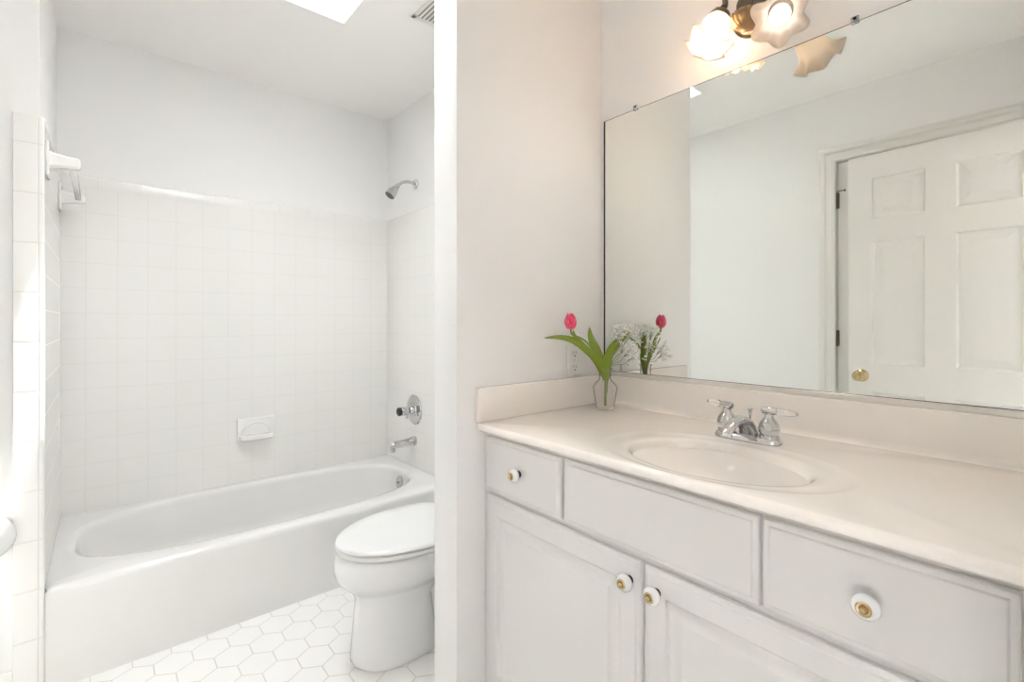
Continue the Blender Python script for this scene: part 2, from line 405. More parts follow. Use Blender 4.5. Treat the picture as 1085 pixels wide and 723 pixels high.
for z in (1.845, 1.075, .25):
    b = NB(); lathe(b, [(.0, -.002), (.005, 0), (.005, .028), (.0042, .029), (.005, .030), (.005, .058), (.0042, .059), (.005, .06), (.005, .088), (0, .091)], (XW+.003, DY1-.006, z-.045), n=12)
    box(b, XW-.010, DY1-.014, z-.043, XW+.001, DY1-.002, z+.043)
    obj('hinge', b, m_antique, d1)
b = NB(); tube(b, [(XW+.008, DY1-.006, 1.893), (XW+.02, DY1-.02, 1.893), (XW+.022, DY1-.045, 1.892)], .0028, 8); lathe(b, [(0, 0), (.006, .001), (.006, .008), (0, .009)], (XW+.022, DY1-.043, 1.892), (0, -1, 0), 10)
obj('hinge_stop', b, m_antique, d1)
b = NB()
for y in (.60, .47): box(b, XW-.040, y-.02, DZ-.0075, XW+.002, y+.02, DZ-.003)
obj('ball_catch', b, m_gap, d1)

# open entry door standing in front of it
d2 = thing('door_2', None, None, (-.245, .045, 0), kind='structure')
ang = math.atan2(.045, .757)
ux, uy = -math.sin(ang), math.cos(ang)      # along the door away from the hinge
# u measured from the free edge so that panels stay symmetrical either way; front (room) face at +x
hx, hy = -.252, .050
b = NB(); panel_door(b, .757, 2.030, .035)
bmesh.ops.transform(b, matrix=Matrix(((ux, uy, 0, hx-uy*.035), (uy, -ux, 0, hy+ux*.035), (0, 0, 1, .010), (0, 0, 0, 1))), verts=b.verts)
obj('door_panel', b, m_door, d2, angle=20)
def onslab(u, n, z): return (hx-uy*.035+ux*u+uy*n, hy+ux*.035+uy*u-ux*n, z)
kb = .757-.060
b = NB(); lathe(b, [(.0, 0), (.032, 0), (.033, .003), (.030, .008), (.016, .011), (.012, .016), (.011, .028), (.015, .034), (.024, .042), (.0275, .052), (.026, .061), (.019, .067), (.008, .069), (.006, .0675), (0, .067)], onslab(kb, .035, .882), (uy, -ux, 0), 28)
obj('door_knob', b, m_brass, d2, angle=50)
b = NB(); t = bmesh.new(); bmesh.ops.create_cube(t, size=1); bmesh.ops.transform(t, matrix=Matrix.Translation(onslab(.7578, .0175, .882)) @ Matrix.Rotation(ang, 4, 'Z') @ Matrix.Diagonal((.024, .003, .056, 1)), verts=t.verts); join(b, t)
obj('latch_plate', b, m_brass, d2)

# ------------------------------------------------------------------ bathtub
def sup(cx, cy, a, b_, n, z, k, sq=0):
    """superellipse ring with k points"""
    out = []
    for i in range(k):
        t = 2*PI*(i+.5)/k; c, s = math.cos(t), math.sin(t)
        out.append((cx+a*abs(c)**(2/n)*(1 if c > 0 else -1), cy+b_*abs(s)**(2/n)*(1 if s > 0 else -1), z))
    return out
def rrect(x0, y0, x1, y1, r, z, k, ref):
    """points on the rounded rectangle, at the angles of the reference ring"""
    cx, cy = (x0+x1)/2, (y0+y1)/2; out = []
    for p in ref:
        dx, dy = p[0]-cx, p[1]-cy
        hx, hy = (x1-x0)/2, (y1-y0)/2
        s = min(hx/abs(dx) if dx else 1e9, hy/abs(dy) if dy else 1e9)
        qx, qy = dx*s, dy*s
        ax, ay = abs(qx), abs(qy)
        if ax > hx-r and ay > hy-r:
            # project onto the corner arc
            ox, oy = hx-r, hy-r
            L_ = math.hypot(qx, qy); ux_, uy_ = ax/L_, ay/L_
            bb = ux_*ox+uy_*oy; cc = ox*ox+oy*oy-r*r; tt = bb+math.sqrt(max(bb*bb-cc, 0))
            ax, ay = ux_*tt, uy_*tt
        out.append((cx+math.copysign(ax, qx), cy+math.copysign(ay, qy), z))
    return out
K = 128
tb = thing('bathtub', 'white enamel alcove bathtub with a flat apron between the tiled walls', 'bathtub', (.627, 2.48, 0))
X0, X1, Y0, Y1, TZ = TX0+.0004, TX1, 2.103, 2.8565, .323
b = NB(); icx, icy = .612, 2.497
def inner(ax, ay, z, dx=0, n=2.9): return sup(icx+dx, icy, ax, ay, n, z, K)
ref = inner(.705, .320, TZ)
R = []
R.append(rrect(X0, Y0, X1, Y1, .004, 0, K, ref)); R.append(rrect(X0, Y0, X1, Y1, .004, TZ-.022, K, ref))
for a in (22.5, 45, 67.5, 90):
    r = .020; d = r*(1-math.cos(math.radians(a))); h = r*math.sin(math.radians(a))
    R.append(rrect(X0, Y0+d, X1, Y1, .004, TZ-.02+h, K, ref))
R.append(inner(.712, .327, TZ+.000)); R.append(inner(.708, .322, TZ-.001))
for a in (30, 60, 90):
    r = .022; R.append(inner(.705-r*math.sin(math.radians(a)), .320-r*math.sin(math.radians(a)), TZ-.002-r*(1-math.cos(math.radians(a)))))
R.append(inner(.665, .285, .24, .005, 2.9)); R.append(inner(.635, .270, .15, .02, 2.9)); R.append(inner(.60, .250, .085, .035, 2.7)); R.append(inner(.54, .21, .06, .045, 2.5)); R.append(inner(.3, .11, .052, .06, 2.3)); R.append(inner(.05, .02, .05, .2, 2))
loft(b, R, True, True); obj('tub_shell', b, m_tub, tb, angle=50)
b = NB(); lathe(b, [(0, 0), (.036, 0), (.037, .003), (.034, .007), (.02, .009), (0, .0095)], (1.281, 2.478, .262), (-1, 0, .16), 28)
ov = obj('overflow_plate', b, m_chrome, tb)
b = NB(); lathe(b, [(0, .0), (.005, 0), (.0055, .003), (0, .0045)], (1.2715, 2.478, .263), (-1, 0, .16), 12); obj('screw', b, m_slot, ov)
b = NB(); lathe(b, [(0, 0), (.03, 0), (.03, .003), (.018, .005), (.016, .002), (0, .002)], (1.06, 2.497, .0535), n=24); obj('drain', b, m_chrome, tb)

# soap dish on the back wall
sd = thing('soap_dish', 'white ceramic soap dish set in the tile above the bathtub', 'soap dish', (.63, 2.858, .535))
b = NB()
x0, x1, z0, z1 = .541, .722, .540, .655; yw = 2.858
box(b, x0, yw-.012, z0, x1, yw, z1, .005, 3)
# arched hollow's raised lip
cx = (x0+x1)/2; pts = [(cx+.068*math.cos(a), yw-.014, z0+.030+.060*math.sin(a)) for a in [PI*i/16 for i in range(17)]]
tube(b, pts, .004, 8, 1)
obj('back_plate', b, m_ceramic, sd)
b = NB(); prof = []
for i in range(9): a = i/8*PI/2; prof.append(i)
t = bmesh.new(); rings = []
for (dz, grow) in ((0, -.012), (.006, -.003), (.014, 0), (.026, 0), (.029, -.003)):
    rr = [(x0+.006-grow, yw-.005, z0+dz)]
    for i in range(13):
        a = PI*i/12; rr.append((cx-(.0835+grow)*math.copysign(abs(math.cos(a))**.45, math.cos(a)), yw-.012-(.045+grow)*math.sin(a)**.6 if 0 < i < 12 else yw-.010, z0+dz))
    rr.append((x1-.006+grow, yw-.005, z0+dz)); rings.append(rr)
loft(t, rings); join(b, t); obj('tray', b, m_ceramic, sd)

# shower head
YT = 2.50
sh = thing('shower', 'chrome shower head on a bent arm high on the alcove wall', 'shower head', (XR, YT, 1.966))
b = NB(); lathe(b, [(0, 0), (.030, 0), (.031, .004), (.026, .010), (.014, .014), (0, .015)], (XR, YT, 1.966), (-1, 0, 0), 28); obj('flange', b, m_chrome, sh)
b = NB(); tube(b, [(XR-.008, YT, 1.966), (XR-.045, YT, 1.972), (XR-.085, YT, 1.962), (XR-.118, YT, 1.936)], .0095, 14); obj('arm', b, m_chrome, sh)
ax = Vector((-.62, 0, -.80)).normalized(); o0 = Vector((XR-.112, YT, 1.942))
b = NB(); lathe(b, [(0, 0), (.012, 0), (.014, .006), (.014, .014), (.011, .018), (.015, .024), (.021, .034), (.027, .055), (.030, .074), (.0305, .086), (.028, .088), (0, .0875)], tuple(o0), tuple(ax), 28); hd = obj('head', b, m_chrome, sh)
b = NB(); lathe(b, [(0, 0), (.025, 0), (.0255, .0015), (.015, .003), (0, .003)], tuple(o0+ax*.0872), tuple(ax), 24); obj('spray_face', b, mat('dark_spray_face', (.12, .12, .12), .4, .3), hd)

# mixer valve
mv = thing('shower_valve', 'round chrome shower valve with a black tipped handle on the tile', 'faucet', (1.389, YT, .655))
b = NB(); lathe(b, [(0, 0), (.084, 0), (.086, .003), (.080, .010), (.060, .014), (.040, .013), (.034, .018), (0, .019)], (1.389, YT, .655), (-1, 0, 0), 40); obj('escutcheon', b, m_chrome, mv)
b = NB(); lathe(b, [(0, .01), (.024, .012), (.021, .03), (.016, .036), (.018, .044), (.0235, .05), (.0245, .085), (.022, .09), (0, .091)], (1.389, YT, .655), (-1, 0, 0), 28); tube(b, [(1.335, YT, .640), (1.330, YT-.006, .612)], [.007, .005], 10, 1)
hn = obj('handle', b, m_chrome, mv)
b = NB(); lathe(b, [(0, 0), (.023, 0), (.0245, .004), (.0245, .014), (.020, .018), (.012, .0185), (.012, .014), (0, .014)], (1.389-.0905, YT, .655), (-1, 0, 0), 24); obj('grip_ring', b, m_black, hn)
# tub spout
b = NB()
def rr2(c, hx_, hz, r, x): # rounded rect ring in YZ
    out = []
    for q, (sy, sz) in enumerate(((1, 1), (-1, 1), (-1, -1), (1, -1))):
        for k in range(5):
            a = q*PI/2+k*PI/8; out.append((x, c[0]+sy*(hx_-r)+r*math.cos(a), c[1]+sz*(hz-r)+r*math.sin(a)))
    return out
sp = thing('tub_spout', 'chrome tub spout on the tile below the shower valve', 'faucet', (1.389, YT, .472))
t = bmesh.new()
loft(t, [rr2((YT, .475), .026, .026, .022, 1.389), rr2((YT, .475), .027, .027, .022, 1.375), rr2((YT, .474), .024, .021, .018, 1.368), rr2((YT, .472), .023, .019, .016, 1.30), rr2((YT, .470), .022, .018, .015, 1.255), rr2((YT, .466), .020, .016, .013, 1.235), rr2((YT, .462), .012, .009, .008, 1.228)]); join(b, t)
lathe(b, [(0, 0), (.0165, 0), (.0165, .022), (.0145, .026), (.012, .026), (.012, .014), (0, .014)], (1.250, YT, .458), (0, 0, -1), 20)
obj('spout_body', b, m_chrome, sp, angle=45)

# ceramic towel bar on the alcove's left wall
tw = thing('towel_bar', 'white ceramic towel bar on the left wall of the bathtub alcove', 'towel bar', (-.135, 2.5, 1.66))
for y, zz in ((2.17, 1.690), (2.775, 1.690)):
    b = NB(); box(b, TX0, y-.045, zz-.055, TX0+.009, y+.045, zz+.055, .004, 3)
    t = bmesh.new()
    def rq(x, hy_, hz, c=zz): return [(x, y+sy*hy_*fy, c+sz*hz*fz) for sy, sz, fy, fz in ((1, 1, 1, .7), (1, 1, .7, 1), (-1, 1, .7, 1), (-1, 1, 1, .7), (-1, -1, 1, .7), (-1, -1, .7, 1), (1, -1, .7, 1), (1, -1, 1, .7))]
    loft(t, [rq(TX0+.005, .030, .030), rq(TX0+.02, .024, .024), rq(TX0+.05, .021, .019), rq(TX0+.078, .019, .017), rq(TX0+.084, .013, .011)]); join(b, t)
    obj('bracket', b, m_ceramic, tw, angle=40)
b = NB(); box(b, -.083, 2.18, 1.682, -.064, 2.765, 1.701, .003, 2); obj('bar', b, m_ceramic, tw)

# rounded ceramic fixture on the wall end
tp = thing('ceramic_fixture', 'rounded white ceramic wall fixture at the left edge beside the upright tiles', 'holder', (-.262, YS, .455))
b = NB(); lathe(b, [(0, 0), (.066, .0), (.067, .006), (.065, .020), (.058, .034), (.044, .044), (.034, .050), (.030, .060), (.029, .066), (0, .067)], (-.262, YS-.0003, .520), (0, -1, 0), 48); hb = obj('mounting_base', b, m_ceramic, tp, angle=60)
b = NB(); lathe(b, [(0, .060), (.026, .060), (.0285, .067), (.0285, .078), (.024, .083), (0, .084)], (-.262, YS-.0003, .520), (0, -1, 0), 32); obj('end_cap', b, mat('beige_ceramic', (.66, .58, .52), .3), hb, angle=50)['label'] = 'beige end cap'

# ------------------------------------------------------------------ toilet
TYC = 1.600
to = thing('toilet', 'white porcelain toilet with its lid down beside the bathtub', 'toilet', (1.0, TYC, 0))
def egg(x0, xm, x1, hw, z, k=64, n=2.0, nb=2.6):
    """ring: front tip x0, widest xm, back x1"""
    out = []
    for i in range(k):
        t = 2*PI*(i+.5)/k; c, s = math.cos(t), math.sin(t)
        if c < 0: x = xm+(xm-x0)*-abs(c)**(2/n)
        else: x = xm+(x1-xm)*abs(c)**(2/nb)
        nn = n if c < 0 else nb
        out.append((x, TYC+hw*abs(s)**(2/nn)*(1 if s > 0 else -1), z))
    return out
b = NB()
loft(b, [egg(.652, .80, .945, .116, 0, nb=4), egg(.648, .80, .947, .118, .006, nb=4), egg(.648, .80, .945, .116, .02, nb=4), egg(.655, .80, .935, .106, .10, nb=4), egg(.662, .80, .925, .099, .19, nb=4),
         egg(.660, .83, .95, .102, .225, nb=3.5), egg(.640, .84, 1.02, .122, .250, nb=3), egg(.612, .86, 1.12, .155, .278), egg(.596, .87, 1.17, .176, .305), egg(.592, .87, 1.18, .183, .335),
         egg(.596, .87, 1.19, .184, .362), egg(.602, .87, 1.19, .182, .376), egg(.612, .87, 1.18, .172, .3815), egg(.75, .87, 1.0, .06, .382)])
obj('bowl', b, m_porc, to, angle=60)
b = NB()
loft(b, [sup(1.08, TYC, .22, .085, 4, 0, 40), sup(1.08, TYC, .215, .075, 4, .02, 40), sup(1.09, TYC, .21, .07, 4, .22, 40), sup(1.14, TYC, .20, .13, 4, .31, 40), sup(1.18, TYC, .19, .17, 4, .37, 40), sup(1.2, TYC, .18, .17, 4, .384, 40)])
obj('trapway', b, m_porc, to, angle=60)
b = NB(); loft(b, [egg(.604, .87, 1.10, .178, .384), egg(.600, .87, 1.105, .183, .388), egg(.600, .87, 1.105, .184, .396), egg(.604, .87, 1.10, .181, .4005), egg(.61, .87, 1.09, .17, .401)])
obj('seat', b, m_seat, to, angle=60)
b = NB(); loft(b, [egg(.606, .87, 1.10, .177, .4035), egg(.600, .87, 1.105, .184, .406), egg(.598, .87, 1.105, .186, .411), egg(.602, .87, 1.10, .183, .4165), egg(.612, .87, 1.09, .173, .420), egg(.66, .87, 1.05, .13, .423), egg(.75, .87, .98, .06, .4245), egg(.86, .87, .88, .005, .425)])
obj('lid', b, m_seat, to, angle=60)
for y in (TYC-.075, TYC+.075):
    b = NB(); box(b, 1.085, y-.022, .384, 1.13, y+.022, .416, .006); obj('seat_hinge', b, m_seat, to)
b = NB(); loft(b, [sup(1.285, TYC, .085, .19, 6, .385, 48), sup(1.285, TYC, .095, .20, 6, .41, 48), sup(1.288, TYC, .100, .225, 6, .74, 48)]); obj('tank', b, m_porc, to, angle=45)
b = NB(); loft(b, [sup(1.286, TYC, .104, .230, 6, .741, 48), sup(1.286, TYC, .106, .233, 6, .75, 48), sup(1.286, TYC, .106, .233, 6, .765, 48), sup(1.286, TYC, .098, .225, 6, .775, 48)]); obj('tank_lid', b, m_porc, to, angle=45)
b = NB(); lathe(b, [(0, 0), (.014, 0), (.014, .01), (0, .012)], (1.190, TYC+.17, .69), (-1, 0, 0), 16); tube(b, [(1.180, TYC+.17, .69), (1.172, TYC+.13, .683), (1.172, TYC+.10, .675)], .006, 10); obj('flush_lever', b, m_chrome, to)

# ------------------------------------------------------------------ vanity cabinet
VX = .842; VF = .858; VY0, VY1 = .004, 1.1295; VZ = .8525
va = thing('vanity_cabinet', 'long white vanity cabinet with raised panel doors under the cream countertop', 'cabinet', (1.1, .57, 0))
b = NB()
box(b, VF+.018, VY0+.001, .10, XR-.001, VY0+.018, VZ); box(b, VF+.018, VY1-.018, .10, XR-.001, VY1-.001, VZ)       # end panels
box(b, VF+.018, VY0+.001, .101, XR-.001, VY1-.001, .118); box(b, XR-.012, VY0, .10, XR-.001, VY1, VZ-.01)
box(b, VF+.06, VY0, 0, VF+.075, VY1, .10)                                                   # toe kick
box(b, VF, VY0, .10, VF+.019, VY1, VZ)
obj('cabinet_body', b, m_cab, va)
def rings_panel(bm, y0, y1, z0, z1, lv, xf, xb):
    """front face at xf (towards -x); lv list of (inset, depth)"""
    t = bmesh.new(); R_ = [[(xb, y0, z0), (xb, y1, z0), (xb, y1, z1), (xb, y0, z1)]]
    for a, d in lv: R_.append([(xf+d, y0+a, z0+a), (xf+d, y1-a, z0+a), (xf+d, y1-a, z1-a), (xf+d, y0+a, z1-a)])
    loft(t, R_); join(bm, t)
edge = [(0, .010), (.001, .006), (.003, .0045), (.010, .0030), (.0125, .0004), (.014, 0)]
def knob(parent, y, z):
    k = NB(); lathe(k, [(0, -.001), (.009, -.001), (.009, .003), (.0065, .006), (.0065, .013), (0, .0135)], (VX, y, z), (-1, 0, 0), 20); kn = obj('knob', k, m_black, parent)
    k = NB(); lathe(k, [(0, .011), (.012, .011), (.0165, .014), (.0185, .019), (.0175, .024), (.0135, .0285), (.0105, .0295), (0, .0295)], (VX, y, z), (-1, 0, 0), 32); kc = obj('ceramic_ring', k, m_porc, kn); kc['label'] = 'white ceramic ring'
    k = NB(); lathe(k, [(0, .028), (.0100, .0285), (.0105, .0305), (.0085, .0325), (.0055, .0315), (.0050, .0335), (.003, .0365), (0, .037)], (VX, y, z), (-1, 0, 0), 24); kb_ = obj('brass_cap', k, m_brass, kn); kb_['label'] = 'gold coloured centre'
for (y0, y1, ky) in ((.8112, 1.1075, .9593), (.350, .8034, None), (.0438, .3439, .1950)):
    b = NB(); rings_panel(b, y0, y1, .6835, .8370, edge, VX, VF-.0005); dr = obj('drawer_front', b, m_cab, va, angle=20)
    if ky: knob(dr, ky, .7625)
doorlv = edge+[(.050, 0), (.052, .0022), (.056, .0060), (.062, .0075), (.069, .0070), (.080, .0022), (.083, .0008), (.088, .0006)]
for (y0, y1, ky) in ((.5836, 1.1040, .6085), (.048, .5746, .5435)):
    b = NB(); rings_panel(b, y0, y1, .125, .6705, doorlv, VX, VF-.0005); dr = obj('door', b, m_cab, va, angle=20)
    knob(dr, ky, .6265)

# ------------------------------------------------------------------ countertop with moulded basin
CT = .876; CU = .8535; CX0, CX1, CY0, CY1 = .8185, XR-.001, .002, 1.1297
ct = thing('countertop', 'glossy cream cultured marble countertop with a moulded oval basin', 'countertop', (1.1, .56, CU))
BX, BY = 1.003, .512
def ell(a, b_, z, dx=0, dy=0, n=2.0):
    return sup(BX+dx, BY+dy, a, b_, n, z, K)
b = NB(); ref = ell(.13, .2, 0)
R = []
u = CU
R.append(rrect(CX0+.010, CY0, CX1, CY1, .002, u, K, ref))
R.append(rrect(CX0+.004, CY0, CX1, CY1, .002, u+.001, K, ref))
R.append(rrect(CX0, CY0, CX1, CY1, .002, u+.006, K, ref)); R.append(rrect(CX0, CY0, CX1, CY1, .002, CT-.009, K, ref))
for a in (30, 60, 90):
    r = .009; R.append(rrect(CX0+r*(1-math.cos(math.radians(a))), CY0, CX1, CY1, .002, CT-r+r*math.sin(math.radians(a)), K, ref))
R.append(ell(.178, .266, CT, .002, 0, 2.1)); R.append(ell(.175, .261, CT-.0001, .002, 0, 2.1)); R.append(ell(.169, .253, CT-.0011, .002, 0, 2.1)); R.append(ell(.163, .244, CT-.0022, .001, 0, 2.1))
R.append(ell(.152, .218, CT-.0030)); R.append(ell(.144, .200, CT-.0038)); R.append(ell(.140, .194, CT-.0060)); R.append(ell(.136, .189, CT-.0100)); R.append(ell(.133, .185, CT-.016))
for f_, z in ((.95, -.035), (.88, -.065), (.76, -.095), (.58, -.118), (.36, -.130), (.12, -.134)): R.append(ell(.134*f_, .185*f_, CT+z, .01*(1-f_)))
loft(b, R, True, True); obj('counter_slab', b, m_marble, ct, angle=60)
b = NB(); 
cove = [(XR-.001, CT), (XR-.001, .9755), (XR-.0225, .9755), (XR-.0255, .9735), (XR-.0260, .9710), (XR-.0260, CT+.016)]
for i in range(1, 6): a = i/5*PI/2; cove.append((XR-.0260-.016*(1-math.cos(a)), CT+.016-.016*math.sin(a)))
cove[-1] = (cove[-1][0], CT+.0002)
prism(b, [(p[0], p[1]) for p in cove], 1, CY0, CY1); obj('backsplash', b, m_marble, ct, angle=40)
b = NB(); t = bmesh.new(); box(t, .8215, YP0-.0205, CT+.0002, XR-.027, YP0-.001, .9755, .0025, 3); join(b, t); obj('side_splash', b, m_marble, ct, angle=40)
b = NB(); lathe(b, [(0, 0), (.022, 0), (.022, .002), (.015, .004), (.013, .001), (0, .001)], (BX+.009, BY, CT-.1345), n=24); obj('drain', b, m_chrome, ct)

# ------------------------------------------------------------------ basin tap
FX, FY, FZ = 1.208, .527, CT
fa = thing('basin_faucet', 'chrome two handle faucet with clear levers behind the oval basin', 'faucet', (FX, FY, FZ))
b = NB(); loft(b, [sup(FX, FY, .027, .078, 3.2, FZ, 48), sup(FX, FY, .027, .078, 3.2, FZ+.006, 48), sup(FX, FY, .0245, .0755, 3.2, FZ+.0125, 48), sup(FX, FY, .020, .071, 3.0, FZ+.0155, 48)])
obj('base_plate', b, m_chrome, fa, angle=40)
# spout: broad low arch reaching over the basin
b = NB(); t = bmesh.new(); rings = []
path = [(.012, .006, .024, .010), (.004, .024, .0225, .013), (-.014, .042, .0195, .0125), (-.040, .050, .0165, .0105), (-.068, .0485, .0145, .009), (-.092, .040, .0135, .008), (-.106, .029, .013, .0075), (-.110, .020, .0125, .007)]
for i, (dx, dz, hw, hh) in enumerate(path):
    a_ = path[max(i-1, 0)]; c_ = path[min(i+1, len(path)-1)]; d = Vector((c_[0]-a_[0], 0, c_[1]-a_[1])).normalized(); nrm = Vector((d.z, 0, -d.x)) if d.x < 0 else Vector((-d.z, 0, d.x))
    nrm = Vector((-d.z, 0, d.x))
    rr = []
    for k in range(24):
        an = 2*PI*k/24; c, s = math.cos(an), math.sin(an)
        rr.append(Vector((FX+dx, FY, FZ+.004+dz))+Vector((0, 1, 0))*hw*abs(c)**.8*(1 if c > 0 else -1)+nrm*hh*abs(s)**.8*(1 if s > 0 else -1))
    rings.append(rr)
loft(t, rings); join(b, t); obj('spout', b, m_chrome, fa, angle=60)
for s in (1, -1):
    y = FY+s*.051
    b = NB(); lathe(b, [(0, .012), (.0215, .012), (.0215, .020), (.0195, .022), (.0225, .027), (.0235, .037), (.0215, .047), (.016, .056), (.0105, .062), (.009, .070), (.0095, .074), (0, .0745)], (FX, y, FZ), n=28)
    hb = obj('handle', b, m_chrome, fa, angle=50)
    ld = Vector((.25, s*.95, .02)).normalized(); up = Vector((FX, y, FZ+.079))
    if s < 0: ld = Vector((.05, -.99, -.03)).normalized()
    b = NB(); tube(b, [up-ld*.017, up-ld*.014, up+ld*.010, up+ld*.017], [.005, .009, .0095, .0075], 16, 1); obj('hub', b, m_chrome, hb)
    b = NB(); tube(b, [up+ld*.016, up+ld*.024, up+ld*.045, up+ld*.058], [.0065, .0085, .0070, .0045], 14, 1); obj('lever', b, m_acryl, hb)['label'] = 'clear acrylic lever'
    b = NB(); lathe(b, [(0, 0), (.0042, 0), (.0035, .004), (0, .0048)], tuple(up+ld*.0575), tuple(ld), 10); obj('lever_tip', b, m_chrome, hb)
b = NB(); lathe(b, [(0, .0), (.0022, 0), (.0022, .050), (.0045, .053), (.0035, .058), (.006, .064), (.0065, .068), (.004, .071), (0, .0715)], (FX+.016, FY, FZ+.008), n=14); obj('lift_rod', b, m_chrome, fa)

# ------------------------------------------------------------------ mirror
MZ0, MZ1, MY0, MY1 = .9885, 1.8925, .006, 1.1175
mi = thing('wall_mirror', 'large frameless wall mirror above the vanity reflecting the white door', 'mirror', (XR, .56, .976))
b = NB(); box(b, 1.3895, MY0, MZ0, XR-.0002, MY1, MZ1); obj('mirror_backing', b, m_medge, mi)
b = NB(); box(b, 1.3890, MY0+.0015, MZ0+.002, 1.3894, MY1-.0075, MZ1-.0020); obj('mirror_glass', b, m_mirror, mi)
b = NB(); box(b, 1.3845, MY0, .9757, 1.3942, MY1+.001, .9890, .0008, 1); obj('bottom_channel', b, m_alu, mi)
for y in (.9789, .35):
    b = NB(); box(b, 1.3845, y-.009, MZ1-.006, XR-.0005, y+.009, MZ1+.012, .003, 2); lathe(b, [(0, 0), (.004, 0), (.003, .002), (0, .0025)], (1.3845, y, MZ1+.006), (-1, 0, 0), 10); obj('clip', b, m_acryl, mi)

# ------------------------------------------------------------------ wall outlet
ou = thing('wall_outlet', 'white double wall outlet behind the tulip vase', 'outlet', (1.2395, YP0, .972))
b = NB(); box(b, 1.2050, YP0-.0065, .9765, 1.2740, YP0-.0003, 1.0900, .003, 3); obj('cover_plate', b, m_plast, ou)
for zc in (1.0575, 1.0090):
    b = NB(); t = bmesh.new(); R_ = []
    for y, k in ((YP0-.005, 1.0), (YP0-.0085, 1.0), (YP0-.0090, .96)):
        R_.append([(1.2395+.0165*k*math.cos(a)*1.0, y, zc+max(-.0135, min(.0135, .0175*k*math.sin(a)))) for a in [2*PI*i/32 for i in range(32)]])
    loft(t, R_); join(b, t); so = obj('socket', b, m_plast, ou)
    b = NB(); box(b, 1.2395-.0072, YP0-.0094, zc-.002, 1.2395-.0054, YP0-.0088, zc+.0075); box(b, 1.2395+.0056, YP0-.0094, zc-.001, 1.2395+.0072, YP0-.0088, zc+.0065)
    lathe(b, [(0, 0), (.0028, 0), (.0028, .0005), (0, .0005)], (1.2395, YP0-.0089, zc-.0085), (0, -1, 0), 12); obj('slots', b, m_slot, so)['label'] = 'dark plug slots'
for zc in (1.0333, .9835, 1.0830):
    b = NB(); lathe(b, [(0, 0), (.0026, 0), (.002, .0012), (0, .0014)], (1.2395, YP0-.0064, zc), (0, -1, 0), 12); obj('screw', b, m_alu, ou)

# ------------------------------------------------------------------ ceiling vent
ve = thing('ceiling_vent', 'white louvred vent grille in the ceiling above the toilet', 'vent', (1.13, 1.66, CZ-.012))
b = NB(); VX0, VX1, VYa, VYb = .990, 1.27, 1.53, 1.815
for a in ((VX0, VYa, VX0+.016, VYb), (VX1-.016, VYa, VX1, VYb), (VX0, VYa, VX1, VYa+.024), (VX0, VYb-.024, VX1, VYb)): box(b, a[0], a[1], CZ-.005, a[2], a[3], CZ-.0005, .0015, 1)
obj('frame', b, m_trim, ve)
b = NB(); box(b, VX0+.02, VYa+.02, CZ-.002, VX1-.02, VYb-.02, CZ-.0006); obj('backing', b, mat('vent_inside', (.33, .29, .24), .8), ve)
x = VX0+.0275
while x < VX1-.02:
    b = NB(); prism(b, [(x-.0035, CZ-.0030), (x-.0045, CZ-.0050), (x+.0045, CZ-.0062), (x+.0050, CZ-.0050), (x+.001, CZ-.0028)], 1, VYa+.022, VYb-.022); obj('slat', b, m_trim, ve); x += .0175

# ------------------------------------------------------------------ wall light
li = thing('wall_light', 'antique brass wall light with frilled glass shades above the mirror', 'wall light', (XR, .575, 2.03))
LY = .583
b = NB(); lathe(b, [(0, 0), (.062, 0), (.066, .005), (.060, .013), (.050, .016), (.046, .024), (.034, .027), (.030, .036), (.018, .040), (.014, .055), (.022, .062), (.024, .072), (.014, .082), (0, .085)], (XR, LY, 2.028), (-1, 0, 0), 40); obj('back_plate', b, m_antique, li, angle=40)
b = NB(); t = bmesh.new(); R_ = []
for h, r in ((0, .030), (.006, .040), (.016, .042), (.030, .036), (.040, .024), (.044, .006)):
    R_.append([((r*(1+.05*math.cos(20*a)*(1 if .003 < h < .04 else 0)))*math.cos(a), (r*(1+.05*math.cos(20*a)*(1 if .003 < h < .04 else 0)))*math.sin(a), -h) for a in [2*PI*i/160 for i in range(160)]])
loft(t, R_); join(b, t, Matrix.Translation((XR-.062, LY, 2.006))); obj('ribbed_cup', b, m_gilt, li, angle=60)
